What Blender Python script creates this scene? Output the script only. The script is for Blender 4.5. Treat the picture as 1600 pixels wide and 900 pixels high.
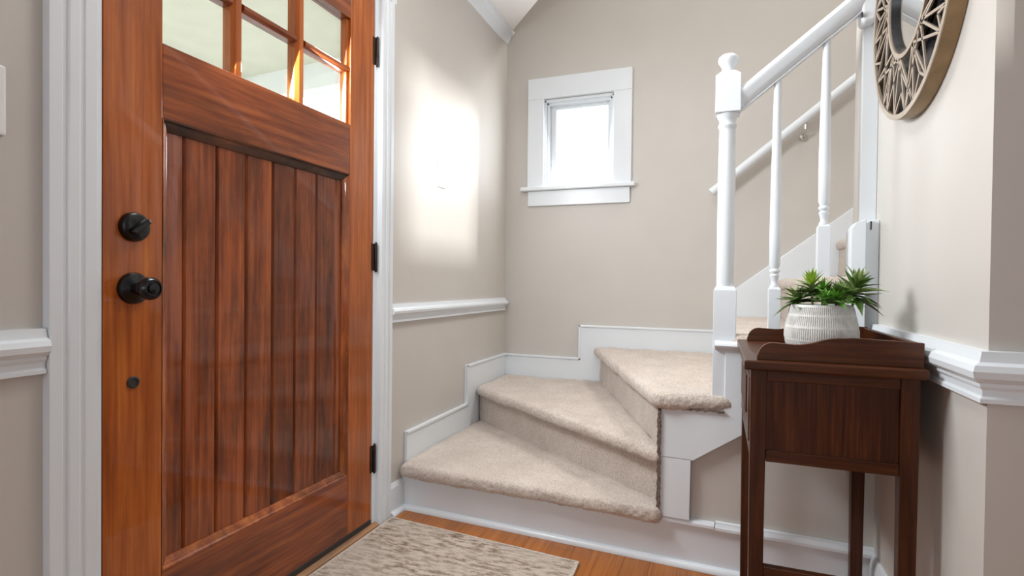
import bpy, bmesh, math, random
from mathutils import Vector, Matrix, noise
random.seed(7)
SC = bpy.context.scene
for o in list(bpy.data.objects): bpy.data.objects.remove(o)
COL = SC.collection
PI = math.pi

# ------------------------------------------------------------------ camera
cam = bpy.data.cameras.new('camera'); camo = bpy.data.objects.new('camera', cam); COL.objects.link(camo)
yaw, pitch, roll = 0.362775, -0.0135359, 0.011077
fw = Vector((-math.sin(yaw)*math.cos(pitch), math.cos(yaw)*math.cos(pitch), math.sin(pitch)))
r0 = Vector((math.cos(yaw), math.sin(yaw), 0)); u0 = r0.cross(fw)
rr = math.cos(roll)*r0 + math.sin(roll)*u0; uu = -math.sin(roll)*r0 + math.cos(roll)*u0
Mx = Matrix((( rr.x, uu.x, -fw.x, 0), (rr.y, uu.y, -fw.y, 0), (rr.z, uu.z, -fw.z, 0.90), (0, 0, 0, 1)))
camo.matrix_world = Mx
cam.sensor_width = 36; cam.lens = 850.99/1600*36; cam.shift_y = 3.94/1600; cam.clip_start = 0.02
SC.camera = camo

# ------------------------------------------------------------------ world, lights, exposure
SC.view_settings.view_transform = 'Standard'; SC.view_settings.look = 'None'
SC.view_settings.exposure = 0.0; SC.view_settings.gamma = 1.0
w = bpy.data.worlds.new('sky'); SC.world = w; w.use_nodes = True
bg = w.node_tree.nodes['Background']; bg.inputs[0].default_value = (0.90, 0.95, 1.0, 1); bg.inputs[1].default_value = 3.0

def area(name, loc, target, sx, sy, power, col=(1, 1, 1), spread=180):
    l = bpy.data.lights.new(name, 'AREA'); l.shape = 'RECTANGLE'; l.size = sx; l.size_y = sy
    l.energy = power; l.color = col; l.spread = math.radians(spread)
    o = bpy.data.objects.new(name, l); COL.objects.link(o); o.location = loc
    o.rotation_euler = (Vector(target)-Vector(loc)).to_track_quat('-Z', 'Y').to_euler()
    return o
area('rear_fill_light', (-0.1, -2.9, 1.35), (-0.1, 0, 1.2), 1.9, 1.5, 1.6, (0.90, 0.96, 1.0))  # added soft fill from the unseen end of the room
area('adjoining_room_daylight', (2.25, -0.45, 1.15), (-1.17, 0.6, 1.2), 1.6, 1.3, 8, (0.90, 0.96, 1.0))
area('stair_hall_lamp', (1.0, 2.4, 4.3), (0.6, 2.4, 0), 0.9, 0.7, 44, (1.0, 0.975, 0.945))
area('stair_window_daylight', (-0.74, 2.99, 1.69), (-0.70, 0, 1.2), 0.30, 0.42, 4, (0.93, 0.97, 1.0))
area('door_glass_daylight', (-1.16, 1.20, 1.61), (0.42, 1.4, 1.25), 0.62, 0.33, 27, (0.93, 0.975, 1.0))
area('wall_patch_light', (6.0, -3.90, 2.2), (-1.17, 2.59, 1.83), 0.17, 0.17, 115, (1.0, 0.99, 0.97), 60)  # added unseen light that throws the bright patch on the door wall
area('overhead_fill_light', (-0.42, 1.42, 2.31), (-0.42, 1.42, 0), 0.5, 0.5, 8.5, (0.99, 0.99, 0.98))  # added overhead fill for the stair foot, without a fixture

# ------------------------------------------------------------------ materials
def new_mat(name):
    m = bpy.data.materials.new(name); m.use_nodes = True
    nt = m.node_tree; b = nt.nodes['Principled BSDF']
    return m, nt, b
def N(nt, t, **kw):
    n = nt.nodes.new(t)
    for k, v in kw.items(): setattr(n, k, v)
    return n
def ramp(nt, stops):
    r = N(nt, 'ShaderNodeValToRGB'); e = r.color_ramp.elements
    while len(e) < len(stops): e.new(0.5)
    for i, (p, c) in enumerate(stops):
        e[i].position = p; e[i].color = (*c, 1) if len(c) == 3 else c
    return r
def coords(nt, scale=(1, 1, 1), rnd=False):
    tc = N(nt, 'ShaderNodeTexCoord'); mp = N(nt, 'ShaderNodeMapping'); mp.inputs['Scale'].default_value = scale
    nt.links.new(tc.outputs['Object'], mp.inputs[0])
    if rnd:
        oi = N(nt, 'ShaderNodeObjectInfo'); mu = N(nt, 'ShaderNodeVectorMath', operation='SCALE')
        cb = N(nt, 'ShaderNodeCombineXYZ')
        for i in range(3): nt.links.new(oi.outputs['Random'], cb.inputs[i])
        nt.links.new(cb.outputs[0], mu.inputs[0]); mu.inputs['Scale'].default_value = 37.0
        nt.links.new(mu.outputs[0], mp.inputs['Location'])
    return mp
def bump(nt, b, src, strength, dist):
    bn = N(nt, 'ShaderNodeBump'); bn.inputs['Strength'].default_value = strength; bn.inputs['Distance'].default_value = dist
    nt.links.new(src, bn.inputs['Height']); nt.links.new(bn.outputs[0], b.inputs['Normal'])
def plain(name, col, rough=0.5, metal=0.0, noise_amt=0.04, nscale=6, bmp=0.0, bscale=300, coat=0.0):
    m, nt, b = new_mat(name); mp = coords(nt)
    n = N(nt, 'ShaderNodeTexNoise'); n.inputs['Scale'].default_value = nscale; n.inputs['Detail'].default_value = 5
    nt.links.new(mp.outputs[0], n.inputs[0])
    lo = tuple(c*(1-noise_amt) for c in col); hi = tuple(min(1, c*(1+noise_amt)) for c in col)
    r = ramp(nt, [(0.3, lo), (0.7, hi)]); nt.links.new(n.outputs[0], r.inputs[0]); nt.links.new(r.outputs[0], b.inputs['Base Color'])
    b.inputs['Roughness'].default_value = rough; b.inputs['Metallic'].default_value = metal
    b.inputs['Coat Weight'].default_value = coat; b.inputs['Coat Roughness'].default_value = 0.08
    if bmp:
        n2 = N(nt, 'ShaderNodeTexNoise'); n2.inputs['Scale'].default_value = bscale; nt.links.new(mp.outputs[0], n2.inputs[0])
        bump(nt, b, n2.outputs[0], bmp, 0.001)
    return m
def wood(name, c_lo, c_mid, c_hi, grain=(60, 60, 3), rough=0.3, coat=0.4, stain=0.5, stain_col=(0.03, 0.012, 0.006), sscale=(5, 5, 1.6), lo=0.45, hi=0.75, vary=0.0):
    m, nt, b = new_mat(name)
    mp = coords(nt, grain, True)
    n = N(nt, 'ShaderNodeTexNoise'); n.inputs['Scale'].default_value = 1.0; n.inputs['Detail'].default_value = 6; n.inputs['Roughness'].default_value = 0.6
    n.inputs['Distortion'].default_value = 0.35
    nt.links.new(mp.outputs[0], n.inputs[0])
    r = ramp(nt, [(0.30, c_lo), (0.5, c_mid), (0.72, c_hi)]); nt.links.new(n.outputs[0], r.inputs[0])
    mp2 = coords(nt, sscale, True)
    n2 = N(nt, 'ShaderNodeTexNoise'); n2.inputs['Scale'].default_value = 1.0; n2.inputs['Detail'].default_value = 7; n2.inputs['Roughness'].default_value = 0.62
    nt.links.new(mp2.outputs[0], n2.inputs[0])
    r2 = ramp(nt, [(lo, (0, 0, 0)), (hi, (stain, stain, stain))]); nt.links.new(n2.outputs[0], r2.inputs[0])
    mx = N(nt, 'ShaderNodeMix', data_type='RGBA'); nt.links.new(r2.outputs[0], mx.inputs[0])
    nt.links.new(r.outputs[0], mx.inputs[6]); mx.inputs[7].default_value = (*stain_col, 1)
    oi = N(nt, 'ShaderNodeObjectInfo'); mr = N(nt, 'ShaderNodeMapRange'); mr.inputs['To Min'].default_value = 1-vary; mr.inputs['To Max'].default_value = 1+vary
    nt.links.new(oi.outputs['Random'], mr.inputs['Value']); hs = N(nt, 'ShaderNodeHueSaturation'); nt.links.new(mr.outputs[0], hs.inputs['Value']); nt.links.new(mx.outputs[2], hs.inputs['Color'])
    nt.links.new(hs.outputs[0], b.inputs['Base Color'])
    b.inputs['Roughness'].default_value = rough; b.inputs['Coat Weight'].default_value = coat; b.inputs['Coat Roughness'].default_value = 0.035
    b.inputs['Specular IOR Level'].default_value = 0.22
    bump(nt, b, n.outputs[0], 0.12, 0.001)
    return m

M = {}
M['wall'] = plain('wall_paint', (0.575, 0.545, 0.508), 0.42, noise_amt=0.015, bmp=0.05, bscale=450)
M['ceil'] = plain('ceiling_paint', (0.86, 0.84, 0.82), 0.6, noise_amt=0.01)
M['trim'] = plain('white_gloss_paint', (0.755, 0.80, 0.84), 0.28, noise_amt=0.012, bmp=0.03, bscale=60)
M['stile'] = wood('door_wood_upright', (0.28, 0.064, 0.012), (0.42, 0.108, 0.020), (0.54, 0.165, 0.033), (70, 70, 3), 0.30, 0.45, 0.6, (0.12, 0.030, 0.010), (9, 9, 1.8))
M['railw'] = wood('door_wood_level', (0.15, 0.032, 0.011), (0.27, 0.065, 0.019), (0.40, 0.115, 0.032), (70, 3, 70), 0.26, 0.6, 0.75, (0.045, 0.015, 0.008), (9, 2.6, 14))
M['plank'] = wood('door_wood_plank', (0.155, 0.034, 0.010), (0.26, 0.062, 0.016), (0.37, 0.102, 0.025), (90, 90, 2.5), 0.24, 0.55, 0.82, (0.050, 0.014, 0.007), (17, 17, 3.2), 0.42, 0.66, 0.30)
M['mould'] = wood('door_moulding', (0.16, 0.036, 0.013), (0.34, 0.086, 0.022), (0.50, 0.160, 0.040), (40, 40, 6), 0.22, 0.7, 0.85, (0.03, 0.012, 0.007), (5, 5, 3))
M['mouldd'] = wood('door_moulding_worn_shaded', (0.05, 0.018, 0.010), (0.13, 0.045, 0.018), (0.30, 0.095, 0.028), (40, 5, 40), 0.3, 0.3, 0.9, (0.022, 0.011, 0.008), (5, 4, 5), 0.35, 0.6)  # top strip: the rail's shade put into darker wood, plus some wear
M['table'] = wood('table_wood', (0.030, 0.0075, 0.0025), (0.058, 0.0160, 0.0048), (0.100, 0.030, 0.008), (90, 90, 5), 0.36, 0.10, 0.5, (0.016, 0.005, 0.002), (9, 9, 2))
M['tableh'] = wood('table_wood_level', (0.040, 0.0100, 0.0030), (0.070, 0.0200, 0.0055), (0.110, 0.034, 0.009), (5, 90, 90), 0.36, 0.10, 0.5, (0.020, 0.006, 0.002), (2, 9, 9))
M['tablep'] = wood('table_panel_wood', (0.026, 0.006, 0.0022), (0.070, 0.018, 0.005), (0.145, 0.042, 0.010), (120, 120, 4), 0.38, 0.12, 0.5, (0.016, 0.004, 0.002), (9, 9, 2))
M['floorw'] = wood('oak_floor', (0.27, 0.080, 0.012), (0.37, 0.118, 0.018), (0.46, 0.165, 0.028), (70, 3, 70), 0.30, 0.3, 0.35, (0.20, 0.06, 0.013), (9, 2, 9), 0.45, 0.75, 0.06)
M['thresh'] = wood('threshold_wood', (0.18, 0.09, 0.045), (0.34, 0.17, 0.075), (0.50, 0.27, 0.12), (50, 3, 50), 0.4, 0.2, 0.6, (0.07, 0.04, 0.025), (12, 2, 12))
M['black'] = plain('aged_black_metal', (0.018, 0.018, 0.020), 0.28, 0.85, 0.2, 30, coat=0.3)
M['bronze'] = plain('dark_bronze_hinge', (0.045, 0.028, 0.022), 0.4, 0.7, 0.3, 40)
M['rubber'] = plain('black_rubber', (0.03, 0.028, 0.026), 0.6)
M['plastic'] = plain('white_plastic', (0.83, 0.83, 0.84), 0.3, noise_amt=0.005)
M['chrome'] = plain('satin_nickel', (0.62, 0.60, 0.57), 0.25, 1.0)
M['gold'] = plain('champagne_frame', (0.46, 0.385, 0.31), 0.42, 0.35, 0.10, 25)
M['bronzeside'] = plain('antique_gold_edge', (0.27, 0.185, 0.10), 0.38, 0.6, 0.3, 14)
M['dark'] = plain('dark_backing', (0.014, 0.015, 0.018), 0.22, 0.0)
M['cedge'] = plain('carpet_edge_binding', (0.16, 0.12, 0.095), 0.95, noise_amt=0.6, nscale=150, bmp=0.6)
M['soil'] = plain('dark_soil', (0.03, 0.022, 0.015), 0.9, noise_amt=0.5, nscale=80)
M['mirror'] = plain('mirror_silver', (0.86, 0.88, 0.88), 0.015, 1.0, 0.0)
M['porch'] = plain('porch_paint', (0.68, 0.67, 0.57), 0.7)
M['porchw'] = plain('porch_white', (0.85, 0.87, 0.88), 0.6)
M['grass'] = plain('pale_concrete_drive', (0.52, 0.50, 0.46), 0.9, noise_amt=0.1, nscale=3)
def glass_mat():
    m, nt, b = new_mat('clear_glass'); out = nt.nodes['Material Output']
    tr = N(nt, 'ShaderNodeBsdfTransparent'); gl = N(nt, 'ShaderNodeBsdfGlossy'); gl.inputs['Roughness'].default_value = 0.02
    lw = N(nt, 'ShaderNodeLayerWeight'); lw.inputs[0].default_value = 0.15; mx = N(nt, 'ShaderNodeMixShader')
    tr.inputs[0].default_value = (0.96, 0.98, 0.97, 1)
    nt.links.new(lw.outputs['Fresnel'], mx.inputs[0]); nt.links.new(tr.outputs[0], mx.inputs[1]); nt.links.new(gl.outputs[0], mx.inputs[2])
    nt.links.new(mx.outputs[0], out.inputs[0]); return m
M['glass'] = glass_mat()
def carpet_mat():
    m, nt, b = new_mat('beige_carpet'); mp = coords(nt)
    a = N(nt, 'ShaderNodeTexNoise'); a.inputs['Scale'].default_value = 9; a.inputs['Detail'].default_value = 3
    f = N(nt, 'ShaderNodeTexNoise'); f.inputs['Scale'].default_value = 190; f.inputs['Detail'].default_value = 4
    for n in (a, f): nt.links.new(mp.outputs[0], n.inputs[0])
    r = ramp(nt, [(0.3, (0.57, 0.485, 0.425)), (0.7, (0.67, 0.585, 0.52))]); nt.links.new(a.outputs[0], r.inputs[0])
    r2 = ramp(nt, [(0.25, (0.50, 0.47, 0.44)), (0.60, (1, 1, 1))]); nt.links.new(f.outputs[0], r2.inputs[0])
    mx = N(nt, 'ShaderNodeMix', data_type='RGBA', blend_type='MULTIPLY'); mx.inputs[0].default_value = 0.75
    nt.links.new(r.outputs[0], mx.inputs[6]); nt.links.new(r2.outputs[0], mx.inputs[7]); nt.links.new(mx.outputs[2], b.inputs['Base Color'])
    b.inputs['Roughness'].default_value = 0.95; b.inputs['Sheen Weight'].default_value = 0.25; b.inputs['Sheen Roughness'].default_value = 0.5
    bump(nt, b, f.outputs[0], 0.6, 0.004); return m
M['carpet'] = carpet_mat()
def rug_mat():
    m, nt, b = new_mat('streaked_rug'); mp = coords(nt, (17, 62, 20))
    a = N(nt, 'ShaderNodeTexNoise'); a.inputs['Scale'].default_value = 1; a.inputs['Detail'].default_value = 8; a.inputs['Roughness'].default_value = 0.72
    nt.links.new(mp.outputs[0], a.inputs[0])
    mp2 = coords(nt, (3, 7, 3)); c = N(nt, 'ShaderNodeTexNoise'); c.inputs['Scale'].default_value = 1.5; c.inputs['Detail'].default_value = 4
    nt.links.new(mp2.outputs[0], c.inputs[0])
    f = N(nt, 'ShaderNodeTexNoise'); f.inputs['Scale'].default_value = 260; mp3 = coords(nt); nt.links.new(mp3.outputs[0], f.inputs[0])
    r = ramp(nt, [(0.34, (0.10, 0.072, 0.045)), (0.45, (0.27, 0.205, 0.145)), (0.52, (0.49, 0.41, 0.35)), (0.66, (0.60, 0.525, 0.465))]); nt.links.new(a.outputs[0], r.inputs[0])
    r3 = ramp(nt, [(0.40, (0, 0, 0)), (0.66, (0.7, 0.7, 0.7))]); nt.links.new(c.outputs[0], r3.inputs[0])
    mx = N(nt, 'ShaderNodeMix', data_type='RGBA'); nt.links.new(r3.outputs[0], mx.inputs[0]); nt.links.new(r.outputs[0], mx.inputs[6]); mx.inputs[7].default_value = (0.50, 0.43, 0.365, 1)
    m2 = N(nt, 'ShaderNodeMix', data_type='RGBA', blend_type='MULTIPLY'); m2.inputs[0].default_value = 0.5
    r2 = ramp(nt, [(0.3, (0.6, 0.6, 0.6)), (0.6, (1, 1, 1))]); nt.links.new(f.outputs[0], r2.inputs[0])
    nt.links.new(mx.outputs[2], m2.inputs[6]); nt.links.new(r2.outputs[0], m2.inputs[7]); nt.links.new(m2.outputs[2], b.inputs['Base Color'])
    b.inputs['Roughness'].default_value = 0.95; bump(nt, b, f.outputs[0], 0.5, 0.003); return m
M['rug'] = rug_mat()
M['rugedge'] = plain('rug_binding', (0.52, 0.455, 0.39), 0.95, noise_amt=0.25, nscale=120, bmp=0.6, bscale=300)
M['pot'] = plain('ribbed_pot_glaze', (0.66, 0.655, 0.63), 0.55, noise_amt=0.12, nscale=60)
def leaf_mat(name, lo, hi):
    m, nt, b = new_mat(name); mp = coords(nt, (1, 1, 1), True)
    n = N(nt, 'ShaderNodeTexNoise'); n.inputs['Scale'].default_value = 35; n.inputs['Detail'].default_value = 3; nt.links.new(mp.outputs[0], n.inputs[0])
    r = ramp(nt, [(0.35, lo), (0.65, hi)]); nt.links.new(n.outputs[0], r.inputs[0]); nt.links.new(r.outputs[0], b.inputs['Base Color'])
    b.inputs['Roughness'].default_value = 0.4; b.inputs['Subsurface Weight'].default_value = 0.08; b.inputs['Subsurface Radius'].default_value = (0.01, 0.02, 0.005); return m
M['leafd'] = leaf_mat('leaf_deep_green', (0.035, 0.085, 0.014), (0.12, 0.22, 0.045))
M['leafl'] = leaf_mat('leaf_lime', (0.24, 0.42, 0.035), (0.42, 0.60, 0.07))
M['leafm'] = leaf_mat('leaf_mid_green', (0.06, 0.22, 0.015), (0.17, 0.42, 0.04))
M['leafo'] = leaf_mat('leaf_olive_green', (0.12, 0.19, 0.045), (0.32, 0.42, 0.15))

# ------------------------------------------------------------------ mesh helpers
def box(bm, x0, x1, y0, y1, z0, z1):
    v = [bm.verts.new((x, y, z)) for z in (z0, z1) for y in (y0, y1) for x in (x0, x1)]
    for f in ((0, 2, 3, 1), (4, 5, 7, 6), (0, 1, 5, 4), (2, 6, 7, 3), (0, 4, 6, 2), (1, 3, 7, 5)): bm.faces.new([v[i] for i in f])
def prism(bm, pts, d0, d1, axis='z', f=None):
    """polygon pts (2D) extruded along an axis: 'z' pts=(x,y); 'y' pts=(x,z); 'x' pts=(y,z)"""
    def P(p, d):
        if axis == 'z': return (p[0], p[1], d)
        if axis == 'y': return (p[0], d, p[1])
        return (d, p[0], p[1])
    a = [bm.verts.new(P(p, d0)) for p in pts]; b = [bm.verts.new(P(p, d1)) for p in pts]
    bm.faces.new(a); bm.faces.new(b[::-1]); n = len(pts)
    for i in range(n): bm.faces.new((a[i], a[(i+1) % n], b[(i+1) % n], b[i]))
def lathe(bm, prof, c=(0, 0, 0), seg=24, axis='z'):
    rings = []
    for r, h in prof:
        ring = []
        for i in range(seg):
            a = 2*PI*i/seg; x, y = r*math.cos(a), r*math.sin(a)
            p = (x, y, h) if axis == 'z' else ((h, x, y) if axis == 'x' else (x, h, y))
            ring.append(bm.verts.new((p[0]+c[0], p[1]+c[1], p[2]+c[2])))
        rings.append(ring)
    for a, b in zip(rings, rings[1:]):
        for i in range(seg): bm.faces.new((a[i], a[(i+1) % seg], b[(i+1) % seg], b[i]))
    bm.faces.new(rings[0]); bm.faces.new(rings[-1])
def tube(bm, pts, r, seg=10):
    pts = [Vector(p) for p in pts]; rings = []
    for i, p in enumerate(pts):
        t = (pts[min(i+1, len(pts)-1)]-pts[max(i-1, 0)]).normalized()
        a = t.cross(Vector((0, 0, 1)))
        if a.length < 1e-3: a = t.cross(Vector((1, 0, 0)))
        a.normalize(); b = t.cross(a)
        rings.append([bm.verts.new(p + (a*math.cos(2*PI*k/seg)+b*math.sin(2*PI*k/seg))*r) for k in range(seg)])
    for a, b in zip(rings, rings[1:]):
        for i in range(seg): bm.faces.new((a[i], a[(i+1) % seg], b[(i+1) % seg], b[i]))
    bm.faces.new(rings[0]); bm.faces.new(rings[-1])
def sweep(bm, prof, path, left=True, closed=False):
    """profile (d,z): d = distance off the wall line, mitred along a plan path of (x,y[,dz])"""
    n = len(path); s = 1 if left else -1; rings = []
    P2 = [Vector(p[:2]) for p in path]
    for i in range(n):
        if 0 < i < n-1:
            a = (P2[i]-P2[i-1]).normalized(); b = (P2[i+1]-P2[i]).normalized()
            na = Vector((-a.y, a.x))*s; nb = Vector((-b.y, b.x))*s
            m = (na+nb); m = m/(m.dot(na))
        else:
            a = (P2[1]-P2[0]).normalized() if i == 0 else (P2[-1]-P2[-2]).normalized()
            m = Vector((-a.y, a.x))*s
        rings.append([bm.verts.new((P2[i].x+m.x*d, P2[i].y+m.y*d, z)) for d, z in prof])
    k = len(prof)
    for a, b in zip(rings, rings[1:]):
        for i in range(k): bm.faces.new((a[i], a[(i+1) % k], b[(i+1) % k], b[i]))
    bm.faces.new(rings[0]); bm.faces.new(rings[-1])
def obj(name, bm, mat, parent=None, bev=0.0, seg=2, smooth=False, kind=None, pos=None, angle=35):
    bmesh.ops.recalc_face_normals(bm, faces=bm.faces)
    me = bpy.data.meshes.new(name); vs = [v.co for v in bm.verts]
    if pos is None:
        lo = [min(v[i] for v in vs) for i in range(3)]; hi = [max(v[i] for v in vs) for i in range(3)]
        c = Vector(((lo[0]+hi[0])/2, (lo[1]+hi[1])/2, lo[2]))
    else: c = Vector(pos)
    for v in bm.verts: v.co = v.co - c
    bm.to_mesh(me); bm.free()
    o = bpy.data.objects.new(name, me); COL.objects.link(o)
    if isinstance(mat, (list, tuple)):
        for m in mat: me.materials.append(m)
    else: me.materials.append(mat)
    if parent is not None:
        o.parent = parent; o.location = c - WP[parent.name]
    else: o.location = c
    WP[o.name] = c
    if bev:
        b = o.modifiers.new('bevel', 'BEVEL'); b.width = bev; b.segments = seg; b.limit_method = 'ANGLE'; b.angle_limit = math.radians(30)
    if smooth:
        for p in me.polygons: p.use_smooth = True
        try: me.set_sharp_from_angle(angle=math.radians(angle))
        except Exception: pass
    if kind: o['kind'] = kind
    return o
WP = {}
def empty(name, loc, label=None, cat=None, kind=None, group=None):
    o = bpy.data.objects.new(name, None); COL.objects.link(o); o.location = loc; o.empty_display_size = 0.05
    WP[o.name] = Vector(loc)
    tag(o, label, cat, kind, group); return o
def tag(o, label=None, cat=None, kind=None, group=None):
    if label: o['label'] = label
    if cat: o['category'] = cat
    if kind: o['kind'] = kind
    if group: o['group'] = group
def B(): return bmesh.new()
def bx(name, mat, parent, x0, x1, y0, y1, z0, z1, bev=0.0015, **k):
    b = B(); box(b, x0, x1, y0, y1, z0, z1); return obj(name, b, mat, parent, bev, **k)

# ------------------------------------------------------------------ main planes
WX = -1.173          # inner face of the door wall
YB = 2.968           # inner face of the window wall
MX = 0.42            # face of the mirror wall
YC = 1.125           # free end of the mirror wall
CZ = 2.35            # hall ceiling
def ys(x): return 1.796 - 0.0472*x     # plan line of the stair's front face
SK = -0.0472

# ------------------------------------------------------------------ setting: walls, floor, ceiling
b = B()
box(b, WX-0.14, WX, -3.0, 0.722, 0, 2.45); box(b, WX-0.14, WX, 1.688, YB, 0, 2.45); box(b, WX-0.14, WX, 0.722, 1.688, 1.95, 2.45)
box(b, WX-0.14, WX, 1.2, YB, 2.45, 4.6)
wl = obj('wall_left', b, M['wall'], kind='structure')
wx0, wx1, wz0, wz1 = -0.935, -0.548, 1.44, 1.935     # hole for the small window
b = B()
box(b, WX-0.14, wx0, YB, YB+0.14, 0, 4.6); box(b, wx1, 3.4, YB, YB+0.14, 0, 4.6)
box(b, wx0, wx1, YB, YB+0.14, 0, wz0); box(b, wx0, wx1, YB, YB+0.14, wz1, 4.6)
wb = obj('wall_back', b, M['wall'], kind='structure')
b = B(); box(b, MX, MX+0.16, YC, 1.852, 0, CZ)
wm = obj('wall_right', b, M['wall'], kind='structure')
# wall under and beside the flight (stepped top follows the treads, full height past the opening)
b = B()
def yz(x, d): return ys(x)+d
def skew_prism(bm, pts, d0, d1):
    """polygon in the stair-front plane, pts=(x,z); d0,d1 = depth behind that plane"""
    a = [bm.verts.new((x, ys(x)+d0, z)) for x, z in pts]; c = [bm.verts.new((x, ys(x)+d1, z)) for x, z in pts]
    bm.faces.new(a); bm.faces.new(c[::-1]); n = len(pts)
    for i in range(n): bm.faces.new((a[i], a[(i+1) % n], c[(i+1) % n], c[i]))
RZ = [0.185, 0.37, 0.555, 0.745] + [0.93+0.185*i for i in range(9)]
RX = [0.045+0.245*i for i in range(10)]   # riser x of treads 4,5,...
skew_prism(b, [(-0.16, 0.0), (3.0, 0.0), (3.0, 1.28), (0.78, 1.25), (0.54, 1.07), (0.53, 0.88), (0.285, 0.88), (0.285, 0.695), (0.05, 0.695), (0.05, 0.505), (-0.16, 0.505)], 0.022, 0.10)
wf = obj('wall_stair_front', b, M['wall'], kind='structure')
b = B(); skew_prism(b, [(0.383, 0.60), (3.2, 0.60), (3.2, 4.6), (0.383, 4.6)], 0.075, 0.165)
wc = obj('wall_stair_right', b, M['wall'], kind='structure')
b = B(); skew_prism(b, [(0.380, 0.90), (0.4195, 0.90), (0.4195, 2.35), (0.380, 2.35)], 0.060, 0.078); obj('trim_18', b, M['trim'], kind='structure', bev=.001)
# upper floor edge around the stair opening and walls that close the rooms
b = B(); prism(b, [(WX, YB), (-1.155, YB), (-0.12, ys(-0.12)), (3.2, ys(3.2)), (3.2, 1.0), (WX, 1.0)], CZ+0.001, 4.6)
obj('wall_upper', b, M['wall'], kind='structure')
b = B(); prism(b, [(WX, YB), (-1.155, YB), (-0.125, ys(-0.12)-0.002), (4.4, ys(3.2)), (4.4, -3.0), (WX, -3.0)], CZ, CZ+0.0008)
cl = obj('ceiling', b, M['ceil'], kind='structure')
b = B(); box(b, WX-0.1, 3.4, 1.0, YB+0.1, 4.6, 4.7); obj('ceiling_upper', b, M['ceil'], kind='structure')
b = B()   # rear wall with two window openings behind the camera
box(b, WX-0.1, 4.4, -3.12, -3.0, 0, 0.6); box(b, WX-0.1, 4.4, -3.12, -3.0, 2.1, 2.45); box(b, WX-0.1, -1.05, -3.12, -3.0, 0.6, 2.1); box(b, 0.85, 4.4, -3.12, -3.0, 0.6, 2.1)
obj('wall_rear', b, M['wall'], kind='structure')
b = B()   # added unseen wall: its high slot shapes the light patch on the door wall
box(b, 2.35, 2.45, -0.62, 1.0, 0, CZ); box(b, 2.35, 2.45, -3.0, -1.03, 0, CZ); box(b, 2.35, 2.45, -1.03, -0.62, 1.995, CZ); box(b, 2.35, 2.45, -1.03, -0.62, 0, 1.61)
obj('wall_patch_mask', b, M['wall'], kind='structure')
b = B(); box(b, 0.58, 4.4, 1.0, 1.1, 0, CZ); obj('wall_passage', b, M['wall'], kind='structure')
b = B(); box(b, 3.3, 3.4, 1.75, YB, 0, 4.6); obj('wall_stair_end', b, M['wall'], kind='structure')

# floor and its boards
b = B(); box(b, WX-0.02, 4.4, -3.1, YB, -0.06, -0.012)
fl = obj('floor', b, M['floorw'], kind='structure')
xs = WX; i = 0
offs = [random.uniform(0, 1) for _ in range(40)]
edges = [-0.362 + 0.084*k for k in range(-10, 22)]
edges = [e for e in edges if e > WX+0.02]; edges = [WX] + edges
for i in range(len(edges)-1):
    x0, x1 = edges[i], edges[i+1]
    y = -1.6 - offs[i]*0.5
    yend = 1.86 if x0 < 0.5 else 0.99
    while y < yend:
        L = random.uniform(0.7, 1.4); y1 = min(y+L, yend)
        if yend-y1 < 0.3: y1 = yend
        b = B(); box(b, x0+0.0002, x1-0.0002, y, y1-0.0006, -0.012, 0.0+random.uniform(-0.0004, 0.0002))
        obj('floor_board', b, M['floorw'], fl, 0.0006, 1)
        y = y1

# porch outside the door glass
def outside():
    b = B(); box(b, -3.6, WX-0.14, -1.5, 3.3, 2.47, 2.55); p = obj('porch_ceiling', b, M['porch'], kind='structure')
    b = B(); prism(b, [(-4.4, 3.30), (WX-0.15, 3.07), (WX-0.15, 3.19), (-4.4, 3.42)], 2.29, 2.47); obj('porch_beam', b, M['porchw'], kind='structure')
    b = B(); box(b, -3.7, -3.58, -1.5, 3.3, 2.29, 2.47); obj('porch_front_beam', b, M['porchw'], kind='structure')
    b = B(); box(b, -30, 30, 3.4, 40, -0.9, -0.6); box(b, -30, -3.7, -30, 3.4, -0.9, -0.6); obj('ground', b, M['grass'], kind='structure')
    b = B(); box(b, -3.7, WX-0.14, -1.5, 3.3, -0.15, -0.05); obj('porch_deck', b, M['porch'], kind='structure')
outside()

# ------------------------------------------------------------------ mouldings
def rail_prof(z0, z1):
    P = [(0, .797), (.014, .796), (.016, .786), (.018, .779), (.027, .774), (.031, .764), (.029, .753), (.021, .746), (.016, .744), (.016, .738), (.011, .732), (.011, .722), (.015, .718), (.015, .711), (0, .709)]
    return [(d, z0+(z-.709)/(.797-.709)*(z1-z0)) for d, z in P]
def moulding(name, prof, path, left=True, label=None):
    b = B(); sweep(b, prof, path, left); return obj(name, b, M['trim'], kind='structure', smooth=True, angle=25)
moulding('trim_1', rail_prof(.722, .808), [(WX, -3.0), (WX, 0.634)], False)
moulding('trim_2', rail_prof(.743, .815), [(WX, 1.766), (WX, YB-0.012)], False)
moulding('trim_3', rail_prof(.709, .797), [(MX, 1.79), (MX, YC), (MX+0.16, YC)], False)
cas = [(0, 0), (0, .020), (.020, .0205), (.024, .016), (.030, .016), (.034, .021), (.050, .021), (.054, .017), (.058, .017), (.062, .0195), (.082, .0195), (.086, .014), (.086, 0)]
def casing(name, y_out, y_in, z1, sgn):
    b = B(); w = abs(y_in-y_out)
    pts = [(y_out + sgn*p[0]/.086*w, WX+p[1]) for p in cas]
    a = [b.verts.new((x, y, 0.0)) for y, x in pts]; c = [b.verts.new((x, y, z1)) for y, x in pts]
    b.faces.new(a); b.faces.new(c)
    for i in range(len(pts)): b.faces.new((a[i], a[(i+1) % len(pts)], c[(i+1) % len(pts)], c[i]))
    return obj(name, b, M['trim'], kind='structure', smooth=True, angle=20)
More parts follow.
